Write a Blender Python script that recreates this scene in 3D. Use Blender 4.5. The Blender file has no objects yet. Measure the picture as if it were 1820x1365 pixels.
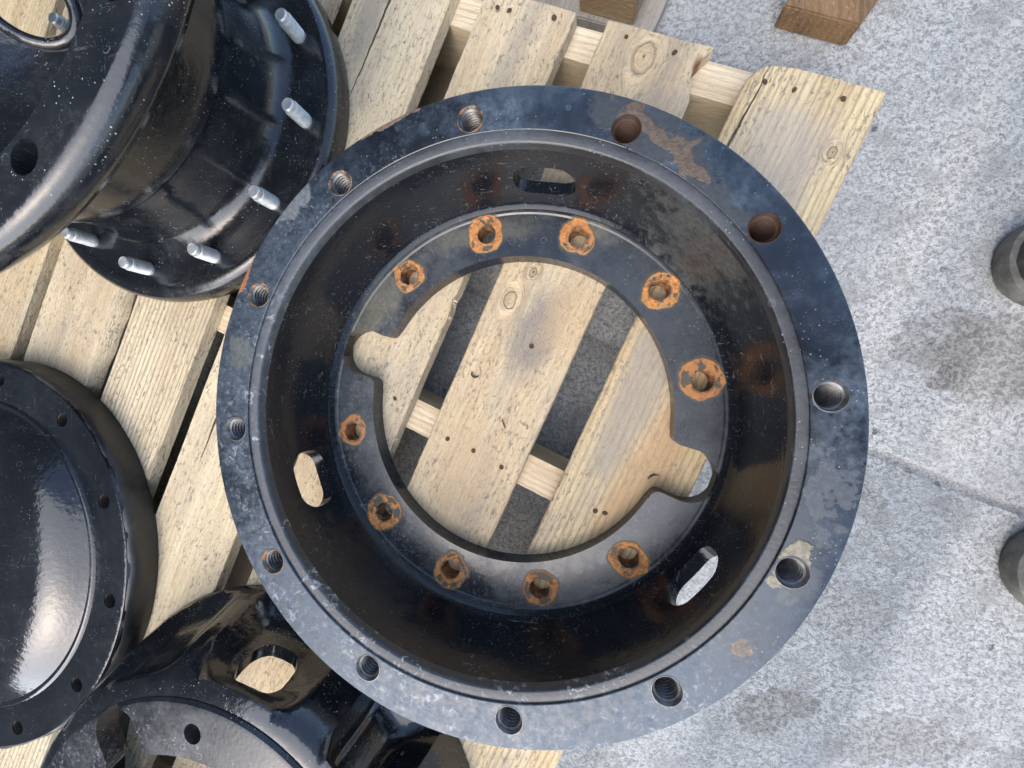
import bpy, bmesh, math, random
from mathutils import Vector, Matrix, noise as mnoise

R = math.radians
random.seed(7)
U = 0.305          # metres per modelling unit (radius of the flange bolt circle)
GZ = 0.95          # height of the datum (top face of the front flange) above the ground, in units
PZ = -0.48         # top face of the pallet boards
scene = bpy.context.scene
col = scene.collection


def W(x, y, z):
    return Vector((x * U, y * U, (z + GZ) * U))


# ------------------------------------------------------------------ camera, sky, sun, exposure
cam = bpy.data.cameras.new("camera")
cam.sensor_width = 36.0
cam.lens = 36.0 * 706.0 / 1820.0
cam.clip_start = 0.01
cam.clip_end = 500.0
cam_o = bpy.data.objects.new("camera", cam)
col.objects.link(cam_o)
rx, ry, rz = (0.98009, 0.02830, -0.19651), (0.02718, -0.99960, -0.00840), (-0.19667, 0.00289, -0.98047)
M = Matrix(((rx[0], -ry[0], -rz[0]), (rx[1], -ry[1], -rz[1]), (rx[2], -ry[2], -rz[2])))
cam_o.matrix_world = Matrix.Translation(W(0.3309, 0.1006, 1.2812)) @ M.to_quaternion().to_matrix().to_4x4()
scene.camera = cam_o

SUN_AZ, SUN_EL = R(-108), R(52)
world = bpy.data.worlds.new("World")
scene.world = world
world.use_nodes = True
wn = world.node_tree
wn.nodes.clear()
w_out = wn.nodes.new("ShaderNodeOutputWorld")
w_bg = wn.nodes.new("ShaderNodeBackground")
w_sky = wn.nodes.new("ShaderNodeTexSky")
w_sky.sky_type = 'NISHITA'
w_sky.sun_disc = False
w_sky.sun_elevation = SUN_EL
w_sky.sun_rotation = math.pi / 2 - SUN_AZ
w_sky.dust_density = 2.5
w_sky.air_density = 1.0
w_bg.inputs["Strength"].default_value = 0.15
wn.links.new(w_sky.outputs[0], w_bg.inputs["Color"])
wn.links.new(w_bg.outputs[0], w_out.inputs["Surface"])

sun = bpy.data.lights.new("sun", 'SUN')
sun.energy = 1.35
sun.angle = R(100)
sun.color = (1.0, 0.985, 0.955)
sun_o = bpy.data.objects.new("sun", sun)
col.objects.link(sun_o)
sd = Vector((math.cos(SUN_EL) * math.cos(SUN_AZ), math.cos(SUN_EL) * math.sin(SUN_AZ), math.sin(SUN_EL)))
sun_o.rotation_euler = sd.to_track_quat('Z', 'Y').to_euler()
sun_o.location = sd * 8

scene.view_settings.view_transform = 'Standard'
scene.view_settings.look = 'None'
scene.view_settings.gamma = 1.0
scene.view_settings.exposure = 1.5


# ------------------------------------------------------------------ node helper
class NT:
    def __init__(self, name):
        self.mat = bpy.data.materials.new(name)
        self.mat.use_nodes = True
        self.t = self.mat.node_tree
        self.t.nodes.clear()
        self.out = self.t.nodes.new("ShaderNodeOutputMaterial")
        self.b = self.t.nodes.new("ShaderNodeBsdfPrincipled")
        self.t.links.new(self.b.outputs[0], self.out.inputs["Surface"])
        tc = self.t.nodes.new("ShaderNodeTexCoord")
        self.p = self.vscale(tc.outputs["Object"], (1 / U,) * 3)

    def put(self, sock, v):
        if isinstance(v, bpy.types.NodeSocket):
            self.t.links.new(v, sock)
        elif v is not None:
            if sock.type == 'RGBA' and len(v) == 3:
                v = tuple(v) + (1,)
            sock.default_value = v

    def vscale(self, vec, s):
        n = self.t.nodes.new("ShaderNodeVectorMath"); n.operation = 'MULTIPLY'
        self.put(n.inputs[0], vec); n.inputs[1].default_value = s
        return n.outputs[0]

    def map(self, vec, loc=(0, 0, 0), rot=0.0, scale=(1, 1, 1)):
        n = self.t.nodes.new("ShaderNodeMapping"); n.vector_type = 'TEXTURE'
        self.put(n.inputs[0], vec)
        n.inputs[1].default_value = loc; n.inputs[2].default_value = (0, 0, rot); n.inputs[3].default_value = scale
        return n.outputs[0]

    def m(self, op, a, b=None, clamp=False):
        n = self.t.nodes.new("ShaderNodeMath"); n.operation = op; n.use_clamp = clamp
        self.put(n.inputs[0], a)
        if b is not None: self.put(n.inputs[1], b)
        return n.outputs[0]

    def length(self, vec):
        n = self.t.nodes.new("ShaderNodeVectorMath"); n.operation = 'LENGTH'
        self.put(n.inputs[0], vec)
        return n.outputs["Value"]

    def xyz(self, vec):
        n = self.t.nodes.new("ShaderNodeSeparateXYZ"); self.put(n.inputs[0], vec)
        return n.outputs[0], n.outputs[1], n.outputs[2]

    def comb(self, x, y, z):
        n = self.t.nodes.new("ShaderNodeCombineXYZ")
        for i, v in enumerate((x, y, z)): self.put(n.inputs[i], v)
        return n.outputs[0]

    def noise(self, vec, scale, detail=3.0, rough=0.5, dist=0.0):
        n = self.t.nodes.new("ShaderNodeTexNoise")
        self.put(n.inputs["Vector"], vec)
        n.inputs["Scale"].default_value = scale; n.inputs["Detail"].default_value = detail
        n.inputs["Roughness"].default_value = rough; n.inputs["Distortion"].default_value = dist
        return n.outputs["Fac"]

    def voro(self, vec, scale, feature='F1', rand=1.0):
        n = self.t.nodes.new("ShaderNodeTexVoronoi"); n.feature = feature
        self.put(n.inputs["Vector"], vec); n.inputs["Scale"].default_value = scale
        n.inputs["Randomness"].default_value = rand
        return n.outputs["Distance"]

    def wave(self, vec, scale, dist=2.0, dscale=1.0, detail=2.0):
        n = self.t.nodes.new("ShaderNodeTexWave"); n.bands_direction = 'X'
        self.put(n.inputs["Vector"], vec)
        n.inputs["Scale"].default_value = scale; n.inputs["Distortion"].default_value = dist
        n.inputs["Detail Scale"].default_value = dscale; n.inputs["Detail"].default_value = detail
        return n.outputs["Fac"]

    def mr(self, v, a, b, c=0.0, d=1.0):
        n = self.t.nodes.new("ShaderNodeMapRange"); n.interpolation_type = 'SMOOTHSTEP' if (c, d) == (0.0, 1.0) else 'LINEAR'
        self.put(n.inputs[0], v)
        for i, x in enumerate((a, b, c, d)): n.inputs[i + 1].default_value = x
        return n.outputs[0]

    def mix(self, f, a, b):
        n = self.t.nodes.new("ShaderNodeMix"); n.data_type = 'RGBA'
        self.put(n.inputs[0], f); self.put(n.inputs[6], a); self.put(n.inputs[7], b)
        return n.outputs[2]

    def mixf(self, f, a, b):
        n = self.t.nodes.new("ShaderNodeMix"); n.data_type = 'FLOAT'
        self.put(n.inputs[0], f); self.put(n.inputs[2], a); self.put(n.inputs[3], b)
        return n.outputs[0]

    def spot(self, c, r, ang=0.0, amp=0.8, nscale=9.0, soft=0.12, detail=5.0, z=False):
        """irregular blotch with a ragged outline round the point c"""
        p = self.p
        if not z:
            x, y, _ = self.xyz(p); p = self.comb(x, y, 0.0)
        q = self.map(p, (c[0], c[1], c[2] if len(c) > 2 else 0.0), R(ang), (r[0], r[1], r[0] if not z else r[2]))
        d = self.length(q)
        d = self.m('ADD', d, self.m('MULTIPLY', self.m('SUBTRACT', self.noise(self.p, nscale, detail, 0.6), 0.5), amp * 2.5))
        return self.mr(d, 1.0 + soft, 1.0 - soft)

    def any(self, masks):
        r = masks[0]
        for k in masks[1:]: r = self.m('MAXIMUM', r, k)
        return r

    def bump(self, h, strength, dist=0.002, normal=None):
        n = self.t.nodes.new("ShaderNodeBump")
        n.inputs["Strength"].default_value = strength; n.inputs["Distance"].default_value = dist
        self.put(n.inputs["Height"], h)
        if normal is not None: self.put(n.inputs["Normal"], normal)
        return n.outputs[0]

    def set(self, color=None, rough=None, metal=None, normal=None, spec=None):
        for k, v in (("Base Color", color), ("Roughness", rough), ("Metallic", metal), ("Normal", normal), ("Specular IOR Level", spec)):
            if v is not None: self.put(self.b.inputs[k], v)
        return self.mat


# ------------------------------------------------------------------ materials
BLACK = (0.0060, 0.0080, 0.0115)
RUST = (0.36, 0.125, 0.028)


def paint(name, dust=0.5, speck=0.5, rough=0.14, bumpy=0.25, spots=(), rust_ring=None, white=0.0, bump_scale=60.0, scratch=0.0, dust_sheen_col=(0.125, 0.150, 0.175), sectors=(), ior=1.62, mottle=0.0):
    """glossy black cast-iron paint under dust, with deposits and rust that have their own shapes"""
    n = NT(name)
    x, y, z = n.xyz(n.p)
    big = n.noise(n.p, 3.2, 4, 0.6)
    fine = n.noise(n.p, 30, 7, 0.74)
    grit = n.noise(n.p, 170, 3, 0.6)
    d = n.m('MULTIPLY', n.mr(big, 0.36, 0.70), n.mr(fine, 0.26, 0.80, 0.0, 1.0001))
    for (c, r, amt) in sectors:                       # areas with more tint; on the flange dust plus painted sky sheen
        q = n.length(n.map(n.comb(x, y, 0.0), (c[0], c[1], 0), 0, (r, r, 1)))
        d = n.m('MAXIMUM', d, n.m('MULTIPLY', n.mr(n.m('ADD', q, n.m('SUBTRACT', big, 0.5)), 1.15, 0.35), n.m('MULTIPLY', n.mr(fine, 0.18, 0.82, 0.0, 1.0001), amt)))
    d = n.m('MULTIPLY', d, dust)
    sp = n.mr(n.voro(n.p, 62), 0.17, 0.08)
    sp = n.m('MULTIPLY', sp, n.mr(n.noise(n.p, 9, 4, 0.6), 0.50, 0.62))
    sp2 = n.mr(n.voro(n.vscale(n.p, (1.3, 1, 1)), 150), 0.16, 0.07)
    sp2 = n.m('MULTIPLY', sp2, n.mr(n.noise(n.p, 15, 3, 0.6), 0.47, 0.6))
    sp = n.m('MULTIPLY', n.m('MAXIMUM', sp, sp2), speck)
    wmask = n.mr(n.noise(n.p, 34, 6, 0.66, 0.9), 0.53, 0.66)
    wmask = n.m('MULTIPLY', wmask, n.m('MULTIPLY', n.mr(n.noise(n.p, 6.5, 3, 0.5), 0.45, 0.60), n.m('MULTIPLY', n.mr(n.m('ADD', n.m('MULTIPLY', x, -0.55), n.m('MULTIPLY', y, -0.83)), -0.05, 0.45), white)))
    base = n.mix(d, BLACK, dust_sheen_col)
    base = n.mix(sp, base, (0.40, 0.42, 0.43))
    if mottle:
        mo = n.m('MULTIPLY', n.mr(n.noise(n.p, 58, 6, 0.72, 0.4), 0.50, 0.68), n.m('MULTIPLY', n.mr(n.noise(n.p, 5, 4, 0.6), 0.36, 0.62), n.mr(n.m('ADD', n.m('MULTIPLY', x, -0.7), n.m('MULTIPLY', y, -0.5)), -0.75, 0.35)))
        mo = n.m('MULTIPLY', mo, mottle)
        base = n.mix(mo, base, (0.28, 0.31, 0.33))
        mo2 = n.m('MULTIPLY', n.mr(n.noise(n.p, 40, 5, 0.7), 0.50, 0.36), mottle)
        base = n.mix(n.m('MULTIPLY', mo2, 0.6), base, (0.010, 0.013, 0.017))
    rings_ = n.m('MULTIPLY', n.mr(n.m('ABSOLUTE', n.m('SUBTRACT', n.voro(n.p, 13), 0.155)), 0.030, 0.012), n.m('MULTIPLY', n.mr(n.noise(n.p, 7, 2, 0.5), 0.56, 0.64), 0.35))
    base = n.mix(n.m('MULTIPLY', rings_, speck), base, (0.24, 0.26, 0.27))
    base = n.mix(wmask, base, (0.46, 0.49, 0.52))
    matte = n.m('MAXIMUM', n.m('MAXIMUM', n.m('MULTIPLY', d, 1.6, clamp=True), sp), wmask)
    if mottle: matte = n.m('MAXIMUM', matte, mo)
    if scratch:
        s1 = n.noise(n.vscale(n.p, (4, 60, 30)), 1.6, 4, 0.6, 1.0)
        s2 = n.noise(n.vscale(n.p, (50, 6, 30)), 1.6, 4, 0.6, 1.0)
        s = n.m('MULTIPLY', n.mr(n.m('MAXIMUM', s1, s2), 0.60, 0.74), n.m('MULTIPLY', n.mr(n.noise(n.p, 4, 3, 0.5), 0.42, 0.62), scratch))
        base = n.mix(s, base, (0.17, 0.17, 0.165))
        matte = n.m('MAXIMUM', matte, s)
    rels = []
    for sp_ in spots:
        (c, r, ang, colr, amp, ns, op) = sp_[:7]
        mk = n.m('MULTIPLY', n.spot(c, r, ang, amp, ns, sp_[7] if len(sp_) > 7 else 0.12), op)
        cc = n.mix(n.mr(n.noise(n.p, 60, 4, 0.7), 0.35, 0.65), tuple(k * 0.6 for k in colr), colr)
        base = n.mix(mk, base, cc)
        matte = n.m('MAXIMUM', matte, mk)
        if op >= 0.8: rels.append(mk)
    if rust_ring:
        ph, bc = rust_ring
        th = n.m('ARCTAN2', y, x)
        k = n.m('ROUND', n.m('DIVIDE', n.m('SUBTRACT', th, R(ph)), R(30)))
        a = n.m('ADD', n.m('MULTIPLY', k, R(30)), R(ph))
        cx = n.m('MULTIPLY', n.m('COSINE', a), bc); cy = n.m('MULTIPLY', n.m('SINE', a), bc)
        dd = n.length(n.comb(n.m('SUBTRACT', x, cx), n.m('SUBTRACT', y, cy), 0.0))
        nz = n.noise(n.p, 26, 5, 0.62)
        dr = n.m('ADD', dd, n.m('ADD', n.m('MULTIPLY', n.m('SUBTRACT', nz, 0.5), 0.035), n.m('MULTIPLY', n.m('SUBTRACT', n.noise(n.p, 6.3, 2, 0.5), 0.47), 0.075)))
        keep = n.mr(n.m('ABSOLUTE', n.m('SUBTRACT', n.m('MULTIPLY', x, math.sin(R(161.7))), n.m('MULTIPLY', y, math.cos(R(161.7))))), 0.11, 0.17)
        ring = n.m('MULTIPLY', n.mr(dr, 0.079, 0.072), keep)
        patch = n.noise(n.vscale(n.p, (1, 1, 0.2)), 17, 5, 0.62, 0.5)
        pk = n.m('ADD', patch, n.m('MULTIPLY', n.m('SUBTRACT', n.noise(n.comb(n.m('MULTIPLY', k, 1.73), 3.1, 0.0), 1.0, 1, 0.5), 0.5), 0.35))
        pk = n.m('ADD', pk, n.m('MULTIPLY', n.mr(dd, 0.060, 0.042, 0.0, 1.0001), 0.075))
        fade = n.m('MAXIMUM', n.mr(pk, 0.43, 0.505), n.mr(n.m('ABSOLUTE', n.m('SUBTRACT', dr, 0.074)), 0.006, 0.002))
        halo = n.m('MULTIPLY', n.mr(dr, 0.090, 0.074), n.m('MULTIPLY', keep, 0.75))
        rc = n.mix(n.mr(n.noise(n.p, 75, 5, 0.7), 0.35, 0.66), (0.20, 0.072, 0.022), (0.60, 0.26, 0.062))
        rc = n.mix(n.mr(n.noise(n.p, 14, 3, 0.5), 0.5, 0.7), rc, (0.40, 0.22, 0.085))
        rc = n.mix(n.mr(n.noise(n.comb(n.m('MULTIPLY', k, 2.37), 7.7, 0.0), 1.0, 1, 0.5), 0.45, 0.75), rc, (0.36, 0.145, 0.042))
        rc = n.mix(n.m('MULTIPLY', n.mr(dd, 0.056, 0.044), n.mr(n.noise(n.p, 30, 3, 0.6), 0.42, 0.58)), rc, (0.085, 0.050, 0.030))
        base = n.mix(halo, base, (0.060, 0.060, 0.038))
        rm = n.m('MULTIPLY', ring, fade)
        base = n.mix(rm, base, rc)
        matte = n.m('MAXIMUM', matte, n.m('MAXIMUM', rm, halo))
        rels.append(rm)
    ro = n.mixf(matte, n.m('ADD', rough, n.m('MULTIPLY', big, 0.10)), 0.78)
    h = n.m('ADD', n.m('MULTIPLY', n.noise(n.p, bump_scale, 2, 0.5), bumpy), n.m('MULTIPLY', grit, 0.06))
    h = n.m('ADD', h, n.m('MULTIPLY', sp, 0.25))
    for rr in rels:
        h = n.m('ADD', h, n.m('MULTIPLY', rr, n.m('ADD', 0.35, n.m('MULTIPLY', grit, 0.6))))
    n.b.inputs['IOR'].default_value = ior
    return n.set(base, ro, 0.0, n.bump(h, 0.6, 0.0016), 0.5)


MUD, SAND, OLIVE = (0.115, 0.080, 0.055), (0.27, 0.235, 0.165), (0.16, 0.15, 0.095)
m_flange = paint("flange_paint", dust=0.85, speck=0.45, rough=0.10, white=0.4, mottle=0.42, dust_sheen_col=(0.095, 0.135, 0.185), bumpy=0.16, bump_scale=26, spots=[  # blue in the dust tint paints in the reflected sky sheen
    ((0.50, 0.90), (0.24, 0.075), -40, (0.030, 0.036, 0.042), 1.1, 9, 0.8),
    ((0.70, 0.67), (0.13, 0.035), -48, (0.032, 0.037, 0.042), 1.5, 13, 0.75),
    ((0.49, 0.905), (0.13, 0.022), -45, MUD, 0.9, 14, 0.95),
    ((0.58, 0.825), (0.075, 0.030), -62, MUD, 0.9, 14, 0.95),
    ((0.625, 0.765), (0.060, 0.016), -42, MUD, 0.9, 16, 0.9),
    ((0.607, 0.845), (0.035, 0.008), 30, MUD, 0.5, 16, 0.9),
    ((0.435, 0.972), (0.045, 0.026), 10, MUD, 0.9, 15, 0.9),
    ((0.36, 0.975), (0.05, 0.035), 10, (0.034, 0.042, 0.048), 1.0, 12, 0.7),
    ((-0.985, 0.475), (0.10, 0.016), 64, RUST, 1.2, 14, 0.9),
    ((-0.40, 1.012), (0.10, 0.010), 20, (0.24, 0.15, 0.09), 1.6, 20, 0.8),
    ((1.0, -0.17), (0.10, 0.07), 80, (0.085, 0.095, 0.105), 2.2, 22, 0.6),
    ((0.915, -0.375), (0.085, 0.036), 62, SAND, 1.0, 14, 0.9),
    ((0.90, -0.487), (0.030, 0.026), 20, (0.10, 0.10, 0.09), 0.4, 14, 0.6),
    ((0.79, -0.66), (0.03, 0.022), 20, (0.34, 0.21, 0.09), 2.2, 26, 0.7),
    ((0.80, -0.645), (0.05, 0.04), 20, (0.05, 0.055, 0.06), 2.2, 18, 0.6),
    ((-0.985, 0.20), (0.05, 0.07), 20, (0.10, 0.11, 0.10), 0.7, 14, 0.7),
    ((-0.78, 0.76), (0.10, 0.05), 45, (0.19, 0.21, 0.22), 0.8, 12, 0.7),
], sectors=[((-0.95, 0.35), 0.75, 0.7), ((-0.55, -0.9), 0.85, 1.0), ((0.2, -1.05), 1.0, 1.0), ((1.02, -0.08), 0.30, 0.28)])  # bottom sectors: dust, with bluish sky reflection put into its colour
m_drum = paint("drum_paint", dust=0.05, speck=0.45, rough=0.11, scratch=0.8, ior=1.42, bumpy=0.30, bump_scale=38, dust_sheen_col=(0.10, 0.10, 0.10), spots=[
    ((0.70, 0.60), (0.20, 0.07), -45, (0.15, 0.155, 0.145), 1.7, 22, 0.42, 0.75),
    ((-0.55, -0.70), (0.26, 0.05), -42, (0.045, 0.040, 0.034), 1.2, 18, 0.4, 0.6),
])
m_plate = paint("plate_paint", mottle=0.3, dust=0.5, speck=0.5, rough=0.15, rust_ring=(10.3, 0.7685), bumpy=0.18, bump_scale=26, spots=[
    ((-0.62, 0.47), (0.20, 0.07), 52, OLIVE, 1.0, 14, 0.5, 0.6),
    ((-0.20, 0.75), (0.22, 0.05), 8, OLIVE, 1.0, 14, 0.35, 0.6),
    ((0.30, 0.76), (0.10, 0.04), -20, OLIVE, 1.2, 16, 0.45, 0.6),
], sectors=[((-0.7, 0.1), 0.4, 0.5), ((0.6, 0.45), 0.4, 0.45)])
m_ledge = paint("ledge_paint", dust=0.55, speck=0.5, rough=0.24, white=0.7, bumpy=0.25, bump_scale=70, sectors=[((-0.8, 0.2), 0.9, 0.9), ((0, -0.9), 0.8, 0.6)])
m_hubtl = paint("hub_gloss_paint", dust=0.28, speck=1.0, rough=0.07, scratch=0.25, bumpy=0.34, bump_scale=34, dust_sheen_col=(0.07, 0.075, 0.075))
m_hubl = paint("hub_smooth_paint", dust=0.10, speck=0.35, rough=0.045, bumpy=0.42, bump_scale=40, scratch=0.25)
m_hubb = paint("hub_dusty_paint", dust=0.22, speck=1.0, rough=0.05, ior=1.7, bumpy=0.40, bump_scale=30, dust_sheen_col=(0.10, 0.105, 0.105))
m_plate_b = paint("dusty_plate_paint", mottle=0.6, dust=0.42, speck=1.0, rough=0.22, white=0.25, bumpy=0.2, dust_sheen_col=(0.15, 0.165, 0.175))
m_cast = paint("rough_side_paint", dust=0.8, speck=0.3, rough=0.35, bumpy=0.9, bump_scale=18, dust_sheen_col=(0.075, 0.075, 0.06))


def simple(name, color, rough, metal=0.0, c2=None, scale=20, bump=0.0, bscale=60):
    n = NT(name)
    c = color
    if c2 is not None:
        c = n.mix(n.mr(n.noise(n.p, scale, 5, 0.65), 0.35, 0.68), color, c2)
    nrm = n.bump(n.noise(n.p, bscale, 4, 0.6), bump, 0.0015) if bump else None
    return n.set(c, rough, metal, nrm)


m_thread = simple("bare_steel_thread", (0.19, 0.19, 0.19), 0.45, 0.7, (0.09, 0.088, 0.085), 30)
def rim_thread():
    n = NT("rim_rust_thread")
    z = n.xyz(n.p)[2]
    mk = n.m('MULTIPLY', n.mr(z, -0.010, -0.004), n.mr(n.noise(n.p, 24, 4, 0.6), 0.46, 0.60))
    c = n.mix(n.mr(n.noise(n.p, 40, 4, 0.6), 0.35, 0.65), (0.15, 0.146, 0.142), (0.075, 0.07, 0.065))
    c = n.mix(mk, c, (0.34, 0.15, 0.045))
    return n.set(c, n.mixf(mk, 0.45, 0.8), n.mixf(mk, 0.8, 0.0))


m_thread_rim = rim_thread()
m_thread_rust = simple("rusty_thread", (0.060, 0.027, 0.014), 0.65, 0.3, (0.030, 0.017, 0.011), 30, 0.3)
m_dark = simple("hole_bottom", (0.01, 0.009, 0.008), 0.8)
m_zinc = simple("zinc_plated_steel", (0.72, 0.76, 0.77), 0.46, 0.65, (0.55, 0.58, 0.59), 40, 0.1, 120)
m_nail = simple("rusty_nail", (0.055, 0.040, 0.030), 0.8, 0.3, (0.13, 0.055, 0.022), 60)
m_boot = simple("dusty_boot_leather", (0.017, 0.019, 0.021), 0.5, 0.0, (0.060, 0.060, 0.057), 9, 0.35, 30)
m_boot2 = simple("dark_boot_leather", (0.010, 0.012, 0.016), 0.40, 0.0, (0.040, 0.042, 0.042), 5, 0.35, 30)
m_sole = simple("boot_rubber", (0.05, 0.05, 0.047), 0.75, 0.0, (0.13, 0.127, 0.115), 9, 0.4, 40)
m_seam = simple("boot_seam", (0.24, 0.24, 0.23), 0.8)
m_cloth = simple("work_cloth", (0.018, 0.020, 0.026), 0.85, 0.0, (0.030, 0.032, 0.038), 8, 0.3, 200)
m_skin = simple("skin", (0.48, 0.28, 0.20), 0.5)
m_hair = simple("hair", (0.03, 0.02, 0.012), 0.6)


def wood(name, seed, light=(0.66, 0.55, 0.375), mid=(0.50, 0.395, 0.25), grey=0.35, knots=(), cracks=(), stains=(), rings=0.25, speck=0.6, along='Y', rough_saw=1.0):
    n = NT(name)
    x, y, z = n.xyz(n.p)
    if along == 'X': x, y = y, x
    p0 = n.comb(n.m('ADD', x, seed * 3.17), y, n.m('ADD', z, seed * 1.3))
    # fibres bend round the knots
    bend = 0.0
    kmask = []
    kcol = None
    for (kx, ky, kr) in knots:
        q = n.map(n.comb(x, y, 0.0), (kx, ky, 0), 0, (kr, kr * 1.5, 1))
        d = n.m('ADD', n.length(q), n.m('MULTIPLY', n.m('SUBTRACT', n.noise(n.p, 11, 3, 0.6), 0.5), 0.9))
        kmask.append((d, q))
    px, py, pz = n.xyz(p0)
    for (d, q) in kmask:
        qx = n.xyz(q)[0]
        px = n.m('ADD', px, n.m('MULTIPLY', n.m('MULTIPLY', qx, n.mr(d, 3.2, 0.4)), -0.05))
    pv = n.comb(px, py, pz)
    fib = n.noise(n.vscale(pv, (1.0, 0.085, 1.0)), 70, 5, 0.7, 0.3)
    fib2 = n.noise(n.vscale(pv, (1.0, 0.16, 1.0)), 150, 3, 0.7, 0.3)
    saw = n.noise(n.vscale(pv, (1.0, 0.40, 1.0)), 72, 6, 0.74, 0.6)
    ringw = n.wave(n.vscale(pv, (1.0, 0.10, 0.3)), 11, 3.5, 1.6, 3)
    big = n.noise(n.vscale(pv, (1.0, 0.35, 1.0)), 4.0, 4, 0.6)
    band = n.noise(n.vscale(pv, (1.0, 0.06, 1.0)), 9, 3, 0.55)
    c = n.mix(n.mr(band, 0.34, 0.66), light, mid)
    c = n.mix(n.m('MULTIPLY', n.mr(ringw, 0.55, 0.95), rings), c, (0.33, 0.235, 0.135))
    c = n.mix(n.m('MULTIPLY', n.mr(fib, 0.42, 0.68), 0.35), c, (0.34, 0.26, 0.165))
    c = n.mix(n.m('MULTIPLY', n.mr(big, 0.46, 0.70), grey), c, (0.34, 0.315, 0.275))
    sp = n.m('MULTIPLY', n.mr(saw, 0.52, 0.63), n.mr(n.noise(n.vscale(pv, (1, 0.5, 1)), 9, 4, 0.6), 0.30, 0.58))
    c = n.mix(n.m('MULTIPLY', sp, speck), c, (0.20, 0.175, 0.145))
    c = n.mix(n.m('MULTIPLY', n.mr(fib2, 0.62, 0.72), 0.55), c, (0.22, 0.175, 0.12))
    c = n.mix(n.m('MULTIPLY', n.mr(saw, 0.42, 0.28), 0.55), c, (0.80, 0.71, 0.53))
    h = n.m('ADD', n.m('MULTIPLY', saw, 0.75 * rough_saw), n.m('ADD', n.m('MULTIPLY', fib, 0.35), n.m('MULTIPLY', fib2, 0.3)))
    h = n.m('ADD', h, n.m('MULTIPLY', ringw, 0.12 * rings))
    for (cx, cy, r1, r2, ang, colr, op) in stains:
        mk = n.m('MULTIPLY', n.spot((cx, cy), (r1, r2), ang, 0.5, 7, 0.45), op)
        c = n.mix(mk, c, colr)
    for (d, q) in kmask:
        rim = n.mr(n.m('ABSOLUTE', n.m('SUBTRACT', n.m('ADD', d, n.m('MULTIPLY', n.m('SUBTRACT', n.noise(n.p, 20, 3, 0.5), 0.5), 0.3)), 1.0)), 0.16, 0.03)
        ins = n.mr(d, 1.05, 0.85)
        rg = n.m('MULTIPLY', n.mr(n.m('SINE', n.m('ADD', n.m('MULTIPLY', d, 15.0), n.m('MULTIPLY', n.noise(n.p, 14, 4, 0.6), 9.0))), 0.2, 1.0), ins)
        c = n.mix(n.m('MULTIPLY', ins, 0.4), c, (0.40, 0.30, 0.18))
        c = n.mix(n.m('MULTIPLY', rg, 0.28), c, (0.25, 0.175, 0.10))
        c = n.mix(n.m('MULTIPLY', rim, 0.45), c, (0.18, 0.13, 0.08))
        c = n.mix(n.mr(d, 0.22, 0.10), c, (0.07, 0.045, 0.03))
        h = n.m('SUBTRACT', h, n.m('MULTIPLY', rim, 0.4))
    for (x0, y0, x1, y1, wd) in cracks:
        L = math.hypot(x1 - x0, y1 - y0); ang = math.atan2(y1 - y0, x1 - x0)
        wob = n.m('MULTIPLY', n.m('SUBTRACT', n.noise(n.vscale(n.comb(x, y, 0.0), (1, 1, 1)), 6, 3, 0.6), 0.5), 0.03)
        q = n.map(n.comb(n.m('ADD', x, wob), y, 0.0), ((x0 + x1) / 2, (y0 + y1) / 2, 0), ang, (L / 2, wd, 1))
        qx, qy, _ = n.xyz(q)
        taper = n.m('SUBTRACT', 1.05, n.m('MULTIPLY', qx, qx))
        mk = n.m('MULTIPLY', n.mr(n.m('DIVIDE', n.m('ABSOLUTE', qy), n.m('MAXIMUM', taper, 0.02)), 1.3, 0.6), n.mr(n.m('ABSOLUTE', qx), 1.02, 0.97))
        c = n.mix(n.m('MULTIPLY', mk, 0.9), c, (0.045, 0.033, 0.024))
        h = n.m('SUBTRACT', h, n.m('MULTIPLY', mk, 1.5))
    return n.set(c, 0.82, 0.0, n.bump(h, 1.0, 0.0050), 0.25)


# ------------------------------------------------------------------ mesh helpers
def link(o, parent=None):
    col.objects.link(o)
    if parent is not None: o.parent = parent
    return o


def finish(me, angle=32, smooth=True):
    if smooth:
        me.polygons.foreach_set("use_smooth", [True] * len(me.polygons))
        me.set_sharp_from_angle(angle=R(angle))
    me.update()


def mesh_obj(name, verts, faces, mat, parent=None, angle=32, smooth=True, loc=None):
    me = bpy.data.meshes.new(name)
    me.from_pydata([tuple(c * U for c in v) for v in verts], [], faces)
    bm = bmesh.new(); bm.from_mesh(me)
    bmesh.ops.recalc_face_normals(bm, faces=bm.faces); bm.to_mesh(me); bm.free()
    if mat is not None:
        for k in (mat if isinstance(mat, (list, tuple)) else [mat]): me.materials.append(k)
    finish(me, angle, smooth)
    o = bpy.data.objects.new(name, me)
    if loc is not None: o.location = loc
    return link(o, parent)


def lathe_data(prof, seg=160, closed=True, rfun=None):
    """profile of (r, z); closed: the profile is a loop (a ring), else capped at its ends where r == 0"""
    vs, fs = [], []
    n = len(prof)
    idx = []
    for i, (r, z) in enumerate(prof):
        if r < 1e-6:
            idx.append([len(vs)] * seg); vs.append((0, 0, z))
        else:
            row = []
            for s in range(seg):
                a = 2 * math.pi * s / seg
                rr, zz = (r, z) if rfun is None else rfun(r, z, a)
                row.append(len(vs)); vs.append((rr * math.cos(a), rr * math.sin(a), zz))
            idx.append(row)
    for i in range(n if closed else n - 1):
        A, B = idx[i], idx[(i + 1) % n]
        for s in range(seg):
            t = (s + 1) % seg
            f = [A[s], A[t], B[t], B[s]]
            g = []
            for k in f:
                if k not in g: g.append(k)
            if len(g) > 2: fs.append(g)
    return vs, fs


def shift(vs, dz):
    return [(x, y, z + dz) for x, y, z in vs]


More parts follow.
